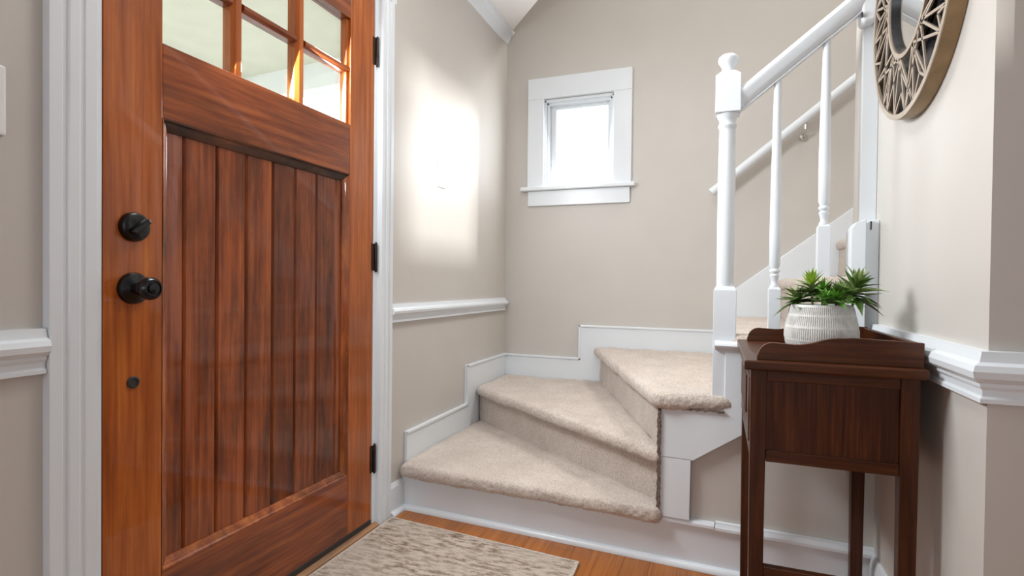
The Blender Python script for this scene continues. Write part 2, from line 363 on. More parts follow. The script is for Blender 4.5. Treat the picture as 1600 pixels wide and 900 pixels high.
casing('trim_4', 0.636, 0.722, 1.96, 1)
casing('trim_5', 1.766, 1.690, 1.96, -1)
bx('trim_6', M['trim'], None, WX, WX+.020, 0.62, 1.78, 1.945, 2.06, 0.002, kind='structure')
# door jambs
bx('trim_7', M['trim'], None, WX-.14, WX+.001, 0.700, 0.7385, 0, 1.94, 0.001, kind='structure')
bx('trim_8', M['trim'], None, WX-.14, WX+.001, 1.670, 1.696, 0, 1.94, 0.001, kind='structure')
bx('trim_9', M['trim'], None, WX-.14, WX+.001, 0.722, 1.69, 1.923, 1.95, 0.001, kind='structure')
# baseboards
base = [(0, 0), (.013, 0), (.013, .105), (.009, .113), (.005, .120), (0, .120)]
shoe = [(.013, 0), (.031, 0), (.031, .007), (.027, .014), (.021, .018), (.013, .019)]
moulding('baseboard_left', base, [(WX, 1.764), (WX, ys(WX)+.035)], False)
moulding('trim_10', shoe, [(WX, 1.770), (WX, ys(WX)+.006)], False)
moulding('baseboard_entry', base, [(WX, -3.0), (WX, 0.634)], False)
bx0 = [(0, 0), (.010, 0), (.010, .137), (0, .137)]
# first riser board doubles as the baseboard under the stair wall
b = B(); skew_prism(b, [(WX+.002, 0), (MX, 0), (MX, .150), (WX+.002, .150)], .018, .034)
obj('baseboard_stair', b, M['trim'], kind='structure', bev=.001)
b = B(); sweep(b, [(0, 0), (.018, 0), (.018, .007), (.014, .014), (.008, .018), (0, .019)], [(WX+.013, ys(WX)+.018), (MX, ys(MX)+.018)], False)
obj('trim_11', b, M['trim'], kind='structure', smooth=True, angle=30)
b = B(); sweep(b, [(-.012, .138), (.007, .138), (.010, .142), (.010, .150), (.006, .156), (-.012, .158)], [(-.165, ys(-.165)+.012), (-.002, ys(0)+.012)], False)
obj('trim_12', b, M['trim'], kind='structure', smooth=True, angle=30)
b = B(); sweep(b, [(-.012, .134), (.006, .134), (.009, .139), (.009, .147), (.004, .154), (.003, .162), (-.012, .163)], [(.001, ys(0)+.012), (MX, ys(MX)+.012)], False)
obj('trim_13', b, M['trim'], kind='structure', smooth=True, angle=30)
bw = [(0, 0), (.013, 0), (.013, .125), (.010, .138), (.006, .150), (0, .152)]
moulding('baseboard_right', bw, [(MX, ys(MX)), (MX, YC), (MX+.16, YC)], False)
# crown on the door wall
moulding('trim_14', [(0, 2.284), (.007, 2.287), (.011, 2.296), (.028, 2.326), (.043, 2.336), (.048, 2.349), (0, 2.349)], [(WX, -3.0), (WX, YB-.004)], False)
# stepped skirting boards against the walls along the winders
def skirt(name, pts, plane):
    b = B()
    if plane == 'left': prism(b, pts, WX, WX+.016, 'x')
    else: prism(b, pts, YB-.016, YB, 'y')
    return obj(name, b, M['trim'], kind='structure', bev=.003, seg=2)
skirt('trim_15', [(1.885, .10), (YB, .10), (YB, .492), (2.435, .492), (2.435, .302), (1.885, .302)], 'left')
R = .764
xe = 3.0
def cap(boxes):
    b = B()
    for q_ in boxes: box(b, *q_)
    return obj('trim_19', b, M['trim'], kind='structure', bev=.004, seg=3)
W1, W2 = WX+.0155, WX+.021
cap([(W1, W2, 1.885, 2.447, .291, .303), (W1, W2, 2.435, 2.447, .291, .493), (W1, W2, 2.435, YB-.021, .481, .493),
     (W1, -.711, YB-.021, YB-.0155, .479, .491), (-.723, -.711, YB-.021, YB-.0155, .479, .673), (-.723, .02, YB-.021, YB-.0155, .661, .673)])
skirt('trim_16', [(WX, .30), (-.45, .30), (.10, .50), (xe, .50+R*(xe-.10)), (xe, .900+R*(xe-.096)), (.06, .872), (.045, .668), (-.722, .672), (-.722, .490), (WX, .490)], 'back')

# ------------------------------------------------------------------ front door
Y0, Y1 = .742, 1.667
door = empty('door_1', (WX-.02, (Y0+Y1)/2, 0), kind='structure')
door['label'] = 'closed orange brown varnished wood entry door with plank panel and six glass panes'
DF, DB = WX-.001, WX-.044
bx('stile', M['stile'], door, DB, DF, Y0, .8685, .030, 1.918)
bx('stile', M['stile'], door, DB, DF, 1.5335, Y1, .030, 1.918)
bx('bottom_rail', M['railw'], door, DB, DF, .869, 1.533, .030, .236)
bx('lock_rail', M['railw'], door, DB, DF, .869, 1.533, 1.262, 1.430)
bx('top_rail', M['railw'], door, DB, DF, .869, 1.533, 1.786, 1.918)
pb = [.866, .937, 1.028, 1.120, 1.213, 1.301, 1.393, 1.486, 1.536]
for i in range(8):
    b = B(); y0, y1 = pb[i]+.0006, pb[i+1]-.0006; c = .005; xf = WX-.020
    prism(b, [(xf-.014, y0), (xf-c, y0), (xf, y0+c), (xf, y1-c), (xf-c, y1), (xf-.014, y1)], .232, 1.264, 'z')
    obj('plank', b, M['plank'], door)
# sticking mouldings round the plank panel
def sticking(name, mat, horiz, a0, a1, e, s, w=.018, ang=False):
    """horiz: runs along y at height e, width s*w ; else runs along z at y=e"""
    b = B(); prof = [(0, -.0005), (s*.003, -.001), (s*.006, -.006), (s*.011, -.008), (s*w, -.016), (s*w, -.022), (0, -.022)]
    rings = []
    for t in (a0, a1):
        sg = 1 if t == a0 else -1
        rings.append([b.verts.new((WX+q, t+sg*abs(p), e+p) if horiz else (WX+q, e+p, t+sg*abs(p))) for p, q in prof])
    k = len(prof)
    for i in range(k): b.faces.new((rings[0][i], rings[0][(i+1) % k], rings[1][(i+1) % k], rings[1][i]))
    b.faces.new(rings[0]); b.faces.new(rings[1])
    return obj(name, b, mat, door, smooth=True, angle=25)
sticking('panel_moulding', M['mould'], True, .869, 1.533, .236, 1, .020)
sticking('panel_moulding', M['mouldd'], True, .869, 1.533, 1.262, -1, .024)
sticking('panel_moulding', M['mould'], False, .236, 1.262, .869, 1, .022)
sticking('panel_moulding', M['mould'], False, .236, 1.262, 1.533, -1, .022)
# glazing bars and panes: 3 columns, 2 rows
cols_ = [(.869, 1.058), (1.098, 1.281), (1.327, 1.533)]
rows_ = [(1.430, 1.606), (1.628, 1.786)]
def bar_prof(w): return [(-w, -.040), (-w, -.014), (-w*.45, -.004), (w*.45, -.004), (w, -.014), (w, -.040)]
def vbar(y, w, z0, z1):
    b = B(); prism(b, [(WX+q, y+p) for p, q in bar_prof(w)], z0, z1, 'z'); return obj('glazing_bar', b, M['stile'], door)
def hbar(z, w, y0, y1):
    b = B()
    pts = [(WX+q, z+p) for p, q in bar_prof(w)]
    prism(b, pts, y0, y1, 'y'); return obj('glazing_bar', b, M['railw'], door)
vbar(1.078, .018, 1.430, 1.786); vbar(1.305, .018, 1.430, 1.786)
for (a0, a1) in ((.869, 1.060), (1.096, 1.287), (1.323, 1.533)): hbar(1.617, .012, a0, a1)
for y0, y1 in ((.869, 1.078), (1.078, 1.305), (1.305, 1.533)):
    for z0, z1 in ((1.430, 1.617), (1.617, 1.786)):
        bx('glass_pane', M['glass'], door, WX-.030, WX-.026, y0, y1, z0, z1, 0)
# thin stop beads of the glass opening
bx('glass_bead', M['stile'], door, WX-.030, WX-.010, 1.522, 1.5335, 1.43, 1.786, .002)
# deadbolt
KY = .803
db_ = B(); lathe(db_, [(.0315, -.001), (.0315, .006), (.029, .012), (.024, .015), (.0, .0155)], (WX, KY, 1.011), 32, 'x')
dbo = obj('deadbolt', db_, M['black'], door, smooth=True, pos=(WX, KY, 1.011))
b = B(); box(b, -.0, .017, -.006, .006, -.023, .023)
bmesh.ops.rotate(b, verts=b.verts, cent=(0, 0, 0), matrix=Matrix.Rotation(math.radians(-50), 3, 'X'))
bmesh.ops.translate(b, verts=b.verts, vec=(WX+.013, KY, 1.011)); obj('thumb_turn', b, M['black'], dbo, .003)
kb = B(); lathe(kb, [(.034, -.001), (.034, .005), (.031, .010), (.022, .014), (.014, .017), (.013, .028), (.016, .032)], (WX, KY, .880), 32, 'x')
kno = obj('door_knob', kb, M['black'], door, smooth=True, pos=(WX, KY, .880))
kb = B(); lathe(kb, [(.012, .026), (.0175, .030), (.0175, .035), (.0165, .037), (.0215, .043), (.0245, .050), (.0235, .058), (.019, .063), (.0165, .0635), (.0155, .061), (.0115, .061), (.0105, .0645), (.004, .0655), (.0, .0655)], (WX, KY, .880), 32, 'x')
obj('knob_grip', kb, M['black'], kno, smooth=True)
kb = B(); lathe(kb, [(.013, -.001), (.013, .002), (.010, .0035), (.009, .001), (.0, .001)], (WX, .803, .678), 20, 'x')
obj('bolt_hole_plug', kb, M['rubber'], door, smooth=True)
for hz in (1.732, .989, .253):
    b = B(); lathe(b, [(.002, -.055), (.004, -.053), (.0052, -.049), (.0052, .049), (.004, .053), (.002, .055)], (WX+.004, 1.6795, hz), 14, 'z')
    h = obj('hinge', b, M['bronze'], door, smooth=True)
    bx('hinge_leaf', M['bronze'], h, WX-.003, WX+.0015, 1.658, 1.677, hz-.049, hz+.049, .0005)
# door sweep and threshold
bx('door_sweep', M['rubber'], door, WX-.03, WX+.002, Y0+.01, Y1-.003, .016, .034, .001)
b = B(); prism(b, [(WX-.14, 0), (WX+.022, 0), (WX+.020, .009), (WX+.008, .016), (WX-.006, .018), (WX-.14, .018)], .739, 1.688, 'y')
obj('trim_17', b, M['thresh'], kind='structure', bev=.001)

# ------------------------------------------------------------------ small window above the winders
win = empty('window_1', (-.742, YB, 1.33), kind='structure')
T = M['trim']
ci0, ci1 = -.938, -.545; co0, co1 = -1.034, -.447
for n_, x0, x1 in (('window_casing', co0, ci0), ('window_casing', ci1, co1)):
    bx(n_, T, win, x0, x1, YB-.020, YB, 1.447, 1.945, .003)
bx('window_head_casing', T, win, co0, co1, YB-.022, YB, 1.943, 2.060, .003)
bx('window_stool', T, win, -1.070, -.425, YB-.040, YB+.05, 1.425, 1.447, .005, seg=3)
bx('window_apron', T, win, -1.030, -.453, YB-.016, YB, 1.340, 1.425, .003)
for x0, x1 in ((ci0, ci0+.010), (ci1-.010, ci1)): bx('window_jamb', T, win, x0, x1, YB-.004, YB+.12, 1.447, 1.935, .001)
bx('window_head_jamb', T, win, ci0, ci1, YB-.004, YB+.12, 1.925, 1.938, .001)
for x0, x1 in ((ci0+.010, ci0+.024), (ci1-.024, ci1-.010)): bx('window_stop', T, win, x0, x1, YB+.012, YB+.045, 1.447, 1.926, .003)
bx('window_stop', T, win, ci0+.010, ci1-.010, YB+.012, YB+.045, 1.912, 1.926, .003)
gx0, gx1, gz0, gz1 = -.886, -.588, 1.474, 1.900
for x0, x1 in ((ci0+.010, gx0), (gx1, ci1-.010)): bx('sash_stile', T, win, x0, x1, YB+.046, YB+.075, 1.447, 1.925, .004)
bx('sash_rail', T, win, gx0, gx1, YB+.046, YB+.075, 1.447, gz0, .003); bx('sash_rail', T, win, gx0, gx1, YB+.046, YB+.075, gz1, 1.925, .003)
bx('window_pane', M['glass'], win, gx0, gx1, YB+.058, YB+.062, gz0, gz1, 0)

# ------------------------------------------------------------------ staircase
stair = empty('staircase', (-.4, 2.3, 0), 'beige carpeted winder staircase with white painted stringer rising beside the window wall', 'staircase')
pile = bpy.data.textures.new('pile', 'CLOUDS'); pile.noise_scale = .011; pile.noise_depth = 3
wav = bpy.data.textures.new('wav', 'CLOUDS'); wav.noise_scale = .12
def carpet(name, poly, z0, z1, bev=.021, vox=.006, disp=.009):
    b = B(); prism(b, poly, z0, z1); o = obj(name, b, M['carpet'], stair)
    m = o.modifiers.new('bev', 'BEVEL'); m.width = bev; m.segments = 4; m.limit_method = 'ANGLE'; m.angle_limit = .6
    m = o.modifiers.new('rem', 'REMESH'); m.mode = 'VOXEL'; m.voxel_size = vox; m.use_smooth_shade = True
    m = o.modifiers.new('w', 'DISPLACE'); m.texture = wav; m.strength = .016; m.texture_coords = 'GLOBAL'; m.mid_level = .5
    m = o.modifiers.new('d', 'DISPLACE'); m.texture = pile; m.strength = disp; m.texture_coords = 'GLOBAL'; m.mid_level = .5
    return o
LX = WX+.017; BY = YB-.017
P = (-.168, 1.815)      # where the winders meet
carpet('carpeted_tread', [(WX+.010, ys(LX)-.020), (-.163, ys(-.163)-.024), (-.163, 1.87), (WX+.010, 2.64)], .133, .188)
carpet('carpeted_tread', [(LX, 2.535), (-.168, 1.782), (-.163, 1.84), (-.575, BY), (LX, BY)], .322, .372)
carpet('carpeted_tread', [(-.640, BY), (-.190, 1.776), (.020, 1.790), (.060, 1.80), (.060, BY)], .507, .558)
for k in range(9):
    z = RZ[3+k]; x0 = RX[k]-.03; x1 = RX[k+1]+.01; near = 1.795+SK*x0 if k < 2 else ys(x0)+.17
    if k == 0: x0 = .030
    pl_ = [(x0, near), (x1, near), (x1, BY), (x0, BY)]
    if k == 1: pl_ = [(x0, near), (.38, near), (.38, ys(.38)+.17), (x1, ys(.38)+.17), (x1, BY), (x0, BY)]
    carpet('carpeted_tread', pl_, z-.048, z, vox=.009 if k < 3 else .014)
# carpeted risers
def riser(p0, p1, z0, z1, t=.012, vox=.008):
    d = Vector((p1[0]-p0[0], p1[1]-p0[1])).normalized(); n = Vector((-d.y, d.x))*t
    q = [p0, p1, (p1[0]+n.x, p1[1]+n.y), (p0[0]+n.x, p0[1]+n.y)]
    return carpet('carpeted_riser', q, z0, z1, .004, vox, .003)
riser((LX, 2.585), (-.164, 1.835), .17, .335)
riser((-.602, BY), (-.172, 1.822), .36, .52)
for k in range(9):
    near = 1.80+SK*RX[k] if k < 2 else ys(RX[k])+.17
    riser((RX[k], BY), (RX[k], near), (RZ[2+k])-.01, RZ[3+k]-.03, -.012, .012)
# dark bound carpet edges down the inner side of the winders
b = B(); rnd0 = random.Random(5); zs = [.150+.008*i for i in range(48)]
lft = [(-.175-rnd0.uniform(0, .004), z) for z in zs]; rgt = [(-.167+rnd0.uniform(-.001, .002), z) for z in zs[::-1]]
skew_prism(b, lft+rgt, -.012, .03)
obj('carpet_edge', b, M['cedge'], stair)
b = B(); xs_ = [-.170+.008*i for i in range(25)]
skew_prism(b, [(x, .508+rnd0.uniform(-.002, .003)) for x in xs_]+[(x, .515) for x in xs_[::-1]], -.013, .02)
obj('carpet_edge', b, M['cedge'], stair)
# solid core under the carpet
b = B(); prism(b, [(LX, ys(LX)+.03), (-.160, ys(-.16)+.03), (-.160, BY), (LX, BY)], .0, .150); obj('stair_carcass', b, T, stair)
# white stringer panels
def sp(name, pts, d0, d1, bev=.0015): b = B(); skew_prism(b, pts, d0, d1); return obj(name, b, T, stair, bev)
sp('stringer_panel', [(-.168, .350), (-.075, .350), (-.070, .347), (.105, .468), (.105, .640), (.078, .700), (.066, .722), (.022, .722), (.022, .535), (-.168, .535)], -.004, .013)
sp('stringer_panel', [(-.168, .158), (-.076, .158), (-.074, .349), (-.168, .349)], -.003, .013)
sp('stringer_bracket', [(.066, .722), (.30, .722), (.30, .60), (.105, .60), (.095, .650), (.078, .690)], .004, .014)
b = B(); sweep(b, [(-.02, .703), (.010, .703), (.017, .709), (.020, .716), (.017, .724), (.010, .729), (-.02, .729)], [(-.008, ys(0)), (.060, ys(.06))], False)
obj('tread_nosing', b, T, stair, smooth=True, angle=40)
# post end of the white skirt at the mirror wall
b = B(); skew_prism(b, [(.348, .72), (.348, 1.064), (.358, 1.081), (.384, 1.092), (.384, .72)], .0, .075); obj('skirt_end_post', b, T, stair, .002)
b = B(); skew_prism(b, [(.384, .72), (.384, 1.080), (.405, 1.090), (.4197, 1.090), (.4197, .72)], .022, .075); obj('skirt_end_post', b, T, stair, .002)
bx('post_slot', M['rubber'], stair, .3975, .4005, ys(.4)+.0195, ys(.4)+.0225, 1.062, 1.086, 0)

# ---- newel post, balusters, handrail: one banister
NX, NYc = .018, ys(.018)+.034
ban = empty('stair_banister', (NX, NYc, .55), 'white painted stair banister with turned newel post, balusters and sloping handrail', 'banister')
def sq_sect(bm, cx, cy, hw, z0, z1, hw1=None):
    hw1 = hw if hw1 is None else hw1
    a = [bm.verts.new((cx+sx*hw, cy+sy*hw, z0)) for sx, sy in ((-1, -1), (1, -1), (1, 1), (-1, 1))]
    c = [bm.verts.new((cx+sx*hw1, cy+sy*hw1, z1)) for sx, sy in ((-1, -1), (1, -1), (1, 1), (-1, 1))]
    bm.faces.new(a); bm.faces.new(c)
    for i in range(4): bm.faces.new((a[i], a[(i+1) % 4], c[(i+1) % 4], c[i]))
b = B(); sq_sect(b, NX, NYc, .033, .545, .884); sq_sect(b, NX, NYc, .033, .884, .897, .027)
npost = obj('newel_post', b, T, ban, .0015)
b = B(); lathe(b, [(.0245, .890), (.0255, .90), (.0255, .94), (.0262, 1.10), (.0255, 1.25), (.0235, 1.380), (.0235, 1.388), (.0275, 1.392), (.0275, 1.399), (.0240, 1.403), (.0245, 1.414), (.031, 1.424), (.033, 1.431), (.028, 1.434)], (NX, NYc, 0), 32)
obj('turned_shaft', b, T, npost, smooth=True, angle=50)
b = B(); sq_sect(b, NX, NYc, .0365, 1.432, 1.545); sq_sect(b, NX, NYc, .0365, 1.545, 1.562, .020)
obj('newel_block', b, T, npost, .0015)
b = B(); lathe(b, [(.022, 1.556), (.0195, 1.568), (.019, 1.576), (.023, 1.584), (.0285, 1.592), (.0305, 1.600), (.029, 1.608), (.021, 1.615), (.008, 1.619), (0, 1.6195)], (NX, NYc, 0), 32)
obj('newel_finial', b, T, npost, smooth=True, angle=60)
def rz(x): return 1.476 + (x-.058)*.772   # middle of the handrail
def baluster(cx, zf):
    cy = ys(cx)+.034; zt = rz(cx)-.028
    b = B(); sq_sect(b, cx, cy, .0165, zf-.004, zf+.142); sq_sect(b, cx, cy, .0165, zf+.142, zf+.150, .011)
    o = obj('baluster', b, T, ban, .001)
    b = B(); z = zf+.146
    lathe(b, [(.012, z), (.0135, z+.006), (.0095, z+.012), (.0090, z+.020), (.0125, z+.034), (.0135, z+.038), (.0095, z+.043), (.0145, z+.049), (.0145, z+.054), (.0105, z+.058), (.0150, z+.070), (.0160, z+.16), (.0150, z+.28), (.0105, zt-.05), (.0100, zt+.03)], (cx, cy, 0), 20)
    obj('turned_spindle', b, T, o, smooth=True, angle=50)
baluster(.157, .748); baluster(.284, .932)
prof = [(-.030, -.033), (-.016, -.033), (-.014, -.028), (-.020, -.024), (-.024, -.012), (-.031, .004), (-.032, .016), (-.024, .028), (-.010, .034), (.010, .034), (.024, .028), (.032, .016), (.031, .004), (.024, -.012), (.020, -.024), (.014, -.028), (.016, -.033), (.030, -.033)]
prof = [(p, q) for p, q in prof if not abs(p) == .030] ; prof = [(p*.95, q*1.10) for p, q in prof]
b = B(); rings = []
for x in (.050, .372):
    rings.append([b.verts.new((x, ys(x)+.034+p, rz(x)+q)) for p, q in prof])
k = len(prof)
for i in range(k): b.faces.new((rings[0][i], rings[0][(i+1) % k], rings[1][(i+1) % k], rings[1][i]))
b.faces.new(rings[0]); b.faces.new(rings[1]); obj('handrail', b, T, ban, smooth=True, angle=40)
# fitting where the handrail dies into the wall
b = B(); skew_prism(b, [(.366, 1.660), (.373, 1.648), (.398, 1.650), (.408, 1.668), (.412, 1.70), (.412, 1.85), (.366, 1.85)], .012, .074); obj('handrail_end_block', b, T, ban, .006, seg=3)
b = B(); box(b, .3635, .3665, ys(.36)+.004, ys(.36)+.012, 1.658, 1.672); obj('rail_bolt', b, M['rubber'], ban)

# ---- wall handrail
wh = empty('wall_handrail', (.3, 2.9, 1.3), 'slim white round handrail on brackets along the wall behind the banister', 'handrail')
def wz(x): return 1.362 + (x+.042)*.802
b = B(); tube(b, [(x, 2.90, wz(x)) for x in (-.042, .4, .9, 1.6)], .0215, 16); obj('rail', b, T, wh, smooth=True, angle=40)
for x in (.372, 1.2):
    b = B(); tube(b, [(x, 2.90, wz(x)-.02), (x, 2.902, wz(x)-.048), (x, 2.925, wz(x)-.070), (x, YB-.004, wz(x)-.076)], .006, 8)
    lathe(b, [(.018, -.008), (.018, 0)], (x, YB, wz(x)-.076), 16, 'y')
    obj('rail_bracket', b, M['chrome'], wh, smooth=True)

# ------------------------------------------------------------------ rug
rug = empty('door_rug', (-.775, 1.2, 0), 'beige rug with faded brown streaks lying on wood floor before the door', 'rug')
q = [(-1.146, 1.763), (-.405, 1.703), (-.375, .55), (-1.146, .55)]
b = B(); inner = [(-1.134, 1.751), (-.417, 1.692), (-.389, .56), (-1.134, .56)]
def subq(pts, nx, ny, z):
    A, Bq, C, D = [Vector(p) for p in pts]; g = []
    for j in range(ny+1):
        row = []
        for i in range(nx+1):
            u, v = i/nx, j/ny; p = (A*(1-u)+Bq*u)*(1-v)+(D*(1-u)+C*u)*v
            row.append(b.verts.new((p.x, p.y, z+.0018*noise.noise(Vector((p.x*9, p.y*9, 0)))+.0008*noise.noise(Vector((p.x*60, p.y*60, 3))))))
        g.append(row)
    for j in range(ny):
        for i in range(nx): b.faces.new((g[j][i], g[j][i+1], g[j+1][i+1], g[j+1][i]))
subq(inner, 90, 130, .0115)
obj('woven_field', b, M['rug'], rug, smooth=True)
b = B()
o_ = [(x, y) for x, y in q]
for i in range(4):
    a0, a1 = o_[i], o_[(i+1) % 4]; i0, i1 = inner[i], inner[(i+1) % 4]
    n = 40
    for k in range(n):
        t0, t1 = k/n, (k+1)/n
        def L(a, c, t): return Vector((a[0]+(c[0]-a[0])*t, a[1]+(c[1]-a[1])*t))
        w0 = .0018*noise.noise(Vector((t0*30, i*9, 0))); w1 = .0018*noise.noise(Vector((t1*30, i*9, 0))) if k < n-1 else 0
        if k == 0: w0 = 0
        A, Bq, C, D = L(a0, a1, t0), L(a0, a1, t1), L(i0, i1, t1), L(i0, i1, t0)
        b.faces.new([b.verts.new((p.x, p.y+ww, z)) for p, z, ww in ((A, .0095, w0), (Bq, .0095, w1), (C, .0115, 0), (D, .0115, 0))])
        b.faces.new([b.verts.new((p.x, p.y+ww, z)) for p, z, ww in ((A, .0005, w0), (Bq, .0005, w1), (Bq, .0095, w1), (A, .0095, w0))])
bmesh.ops.remove_doubles(b, verts=b.verts, dist=.00005)
obj('rug_border', b, M['rugedge'], rug)

# ------------------------------------------------------------------ wall plates
sw = empty('light_switch', (WX, 2.182, 1.385), 'white toggle switch plate on the wall between door and small window', 'switch')
bx('plate', M['plastic'], sw, WX, WX+.006, 2.146, 2.220, 1.325, 1.448, .003)
bx('toggle', M['plastic'], sw, WX+.005, WX+.018, 2.178, 2.188, 1.380, 1.398, .002)
for z in (1.345, 1.428):
    b = B(); lathe(b, [(.0035, .0055), (.0035, .0068), (0, .0072)], (WX, 2.183, z), 10, 'x'); obj('screw', b, M['chrome'], sw)
sw2 = empty('light_switch', (WX, .53, 1.2), 'white switch plate left of the door, cut by the picture edge', 'switch')
bx('plate', M['plastic'], sw2, WX, WX+.008, .44, .578, 1.146, 1.268, .004)
for y in (.478, .535): bx('rocker', M['plastic'], sw2, WX+.007, WX+.012, y-.014, y+.014, 1.175, 1.238, .002)

# ------------------------------------------------------------------ round wall mirror
MC = Vector((.39, 1.478, 1.578)); RO, RI = .287, .142
mir = empty('wall_mirror', (MX, MC.y, MC.z-RO), 'round wall mirror in a champagne and bronze frame of crisscross struts', 'mirror')
def ring(bm, r0, r1, x0, x1, seg=96):
    rs = []
    for r, x in ((r0, x0), (r1, x0), (r1, x1), (r0, x1)):
        rs.append([bm.verts.new((x, MC.y+r*math.cos(2*PI*i/seg), MC.z+r*math.sin(2*PI*i/seg))) for i in range(seg)])
    for a, c in ((0, 1), (1, 2), (2, 3), (3, 0)):
        for i in range(seg): bm.faces.new((rs[a][i], rs[a][(i+1) % seg], rs[c][(i+1) % seg], rs[c][i]))
b = B(); ring(b, RO-.0035, RO, .3905, MX-.001); obj('outer_band', b, M['bronzeside'], mir, smooth=True, angle=30)
b = B(); ring(b, RO-.013, RO-.0005, .388, .394); obj('outer_rim', b, M['gold'], mir, smooth=True, angle=30)
b = B(); ring(b, RI-.004, RI+.006, .388, .394); obj('inner_rim', b, M['gold'], mir, smooth=True, angle=30)
b = B(); ring(b, RI-.009, RI-.004, .392, .4035); obj('inner_band', b, M['dark'], mir, smooth=True, angle=30)
b = B(); lathe(b, [(RI-.004, .402), (RI-.004, .405)], (0, MC.y, MC.z), 96, 'x'); obj('mirror_glass', b, M['mirror'], mir)
b = B(); ring(b, RI-.004, RO-.003, .411, .416); obj('backing', b, M['dark'], mir)
def pol(r, a): return (MC.y+r*math.cos(a), MC.z+r*math.sin(a))
rnd = random.Random(3)
NO, NI = 24, 12
outer = [pol(RO-.006, 2*PI*(i+rnd.uniform(-.3, .3))/NO) for i in range(NO)]
innr = [pol(RI+.003, 2*PI*(i+.5+rnd.uniform(-.25, .25))/NI) for i in range(NI)]
struts = []
def near(a, pts, n): return sorted(range(len(pts)), key=lambda j: (pts[j][0]-a[0])**2+(pts[j][1]-a[1])**2)[:n]
for i in range(NI):
    for k_ in (-1, 0, 1, 2, 4 if i % 2 else -3): struts.append((innr[i], outer[(2*i+k_) % NO]))
for i in range(0, NO, 2):
    m = pol(RO-.006-rnd.uniform(.028, .055), 2*PI*(i+.5)/NO)
    struts += [(m, outer[i]), (m, outer[(i+1) % NO])]
    if i % 4 == 0: struts.append((m, innr[near(m, innr, 2)[rnd.randrange(2)]]))
for (a, c) in struts:
    d = Vector((c[0]-a[0], c[1]-a[1])); n = Vector((-d.y, d.x)).normalized()*.0029
    b = B(); prism(b, [(a[0]+n.x, a[1]+n.y), (c[0]+n.x, c[1]+n.y), (c[0]-n.x, c[1]-n.y), (a[0]-n.x, a[1]-n.y)], .389, .3925, 'x')
    obj('strut', b, M['gold'], mir)

# ------------------------------------------------------------------ side table
TB = empty('side_table', (.22, 1.52, 0), 'dark brown wooden side table with curved gallery rails against the mirror wall', 'table')
TW = M['table']
tx0, tx1, ty0, ty1, tz = .054, .386, 1.272, 1.765, .740
b = B(); box(b, tx0, tx1, ty0, ty1, tz-.021, tz); obj('table_top', b, M['tableh'], TB, .004, seg=3)
lx = ((.068, .101), (.345, .379)); ly = ((1.298, 1.330), (1.712, 1.744))
for x0, x1 in lx:
    for y0, y1 in ly:
        b = B()
        a = [b.verts.new(p) for p in ((x0+.003, y0+.003, 0), (x1-.003, y0+.003, 0), (x1-.003, y1-.003, 0), (x0+.003, y1-.003, 0))]
        c = [b.verts.new(p) for p in ((x0, y0, tz-.021), (x1, y0, tz-.021), (x1, y1, tz-.021), (x0, y1, tz-.021))]
        b.faces.new(a); b.faces.new(c)
        for i in range(4): b.faces.new((a[i], a[(i+1) % 4], c[(i+1) % 4], c[i]))
        obj('leg', b, TW, TB, .002)
for (y0, y1) in ly:
    s = 1 if y0 < 1.5 else -1
    ym = y0 if s > 0 else y1
    bx('side_rail', M['tableh'], TB, .101, .345, ym+s*.002-(.0 if s > 0 else .016), ym+s*.002+(.016 if s > 0 else 0), .694, tz-.021, .0015)
    bx('side_rail', M['tableh'], TB, .101, .345, ym+s*.002-(.0 if s > 0 else .016), ym+s*.002+(.016 if s > 0 else 0), .518, .543, .0015)
    bx('side_panel', M['tablep'], TB, .101, .345, ym+s*.009-(.0 if s > 0 else .007), ym+s*.009+(.007 if s > 0 else 0), .543, .694, 0)
    if s > 0: bx('stretcher', M['tableh'], TB, .099, .347, (y0+y1)/2-.009, (y0+y1)/2+.009, .262, .286, .002)
bx('back_panel', TW, TB, .362, .374, 1.330, 1.712, .518, tz-.021, .001)
bx('front_rail', TW, TB, .070, .086, 1.330, 1.712, .700, tz-.021, .001)
bx('front_rail', TW, TB, .070, .086, 1.330, 1.712, .518, .545, .001)
dr = bx('drawer', TW, TB, .066, .080, 1.334, 1.708, .549, .696, .003)
for i in range(14):
    bx('reflection_rib', TW, dr, .063, .0665, 1.40+.019*i, 1.412+.019*i, .60, .690, .002)  # added ribs standing in for a reflection on the glossy drawer front
# gallery boards with swept ends
def gallery(y):
    pts = [(.080, tz)]
    def arc(cx, cz, r, a0, a1, n):
        return [(cx+r*math.cos(math.radians(a0+(a1-a0)*i/n)), cz+r*math.sin(math.radians(a0+(a1-a0)*i/n))) for i in range(n+1)]
    pts += [(.080, tz+.008)]
    pts += arc(.112, tz+.008, .030, 172, 90, 8)
    for i in range(1, 13):
        t = i/12; x = .135+(.245-.135)*t; s = t*t*(3-2*t)
        pts.append((x, tz+.037 - .004*math.sin(PI*min(1, t*1.4)) + .016*s))
    pts += [(.262, tz+.0545), (.383, tz+.050), (.383, tz)]
    b = B(); prism(b, pts, y, y+.012, 'y'); obj('gallery_board', b, M['tableh'], TB, .0015)
gallery(1.296); gallery(1.735)
bx('back_gallery_board', TW, TB, .372, .384, 1.308, 1.735, tz, tz+.048, .0015)

# ------------------------------------------------------------------ plant
PX, PY = .2375, 1.53
pl = empty('potted_plant', (PX, PY, tz), 'green artificial succulent in a white ribbed pot on the dark side table', 'plant')
b = B(); seg = 416; NR = 104
prof = [(.060, 0), (.070, .003), (.0775, .018), (.0810, .036), (.0808, .050), (.0785, .066), (.0740, .088), (.0690, .110), (.0670, .1155), (.0640, .1155), (.0635, .110), (.060, .100)]
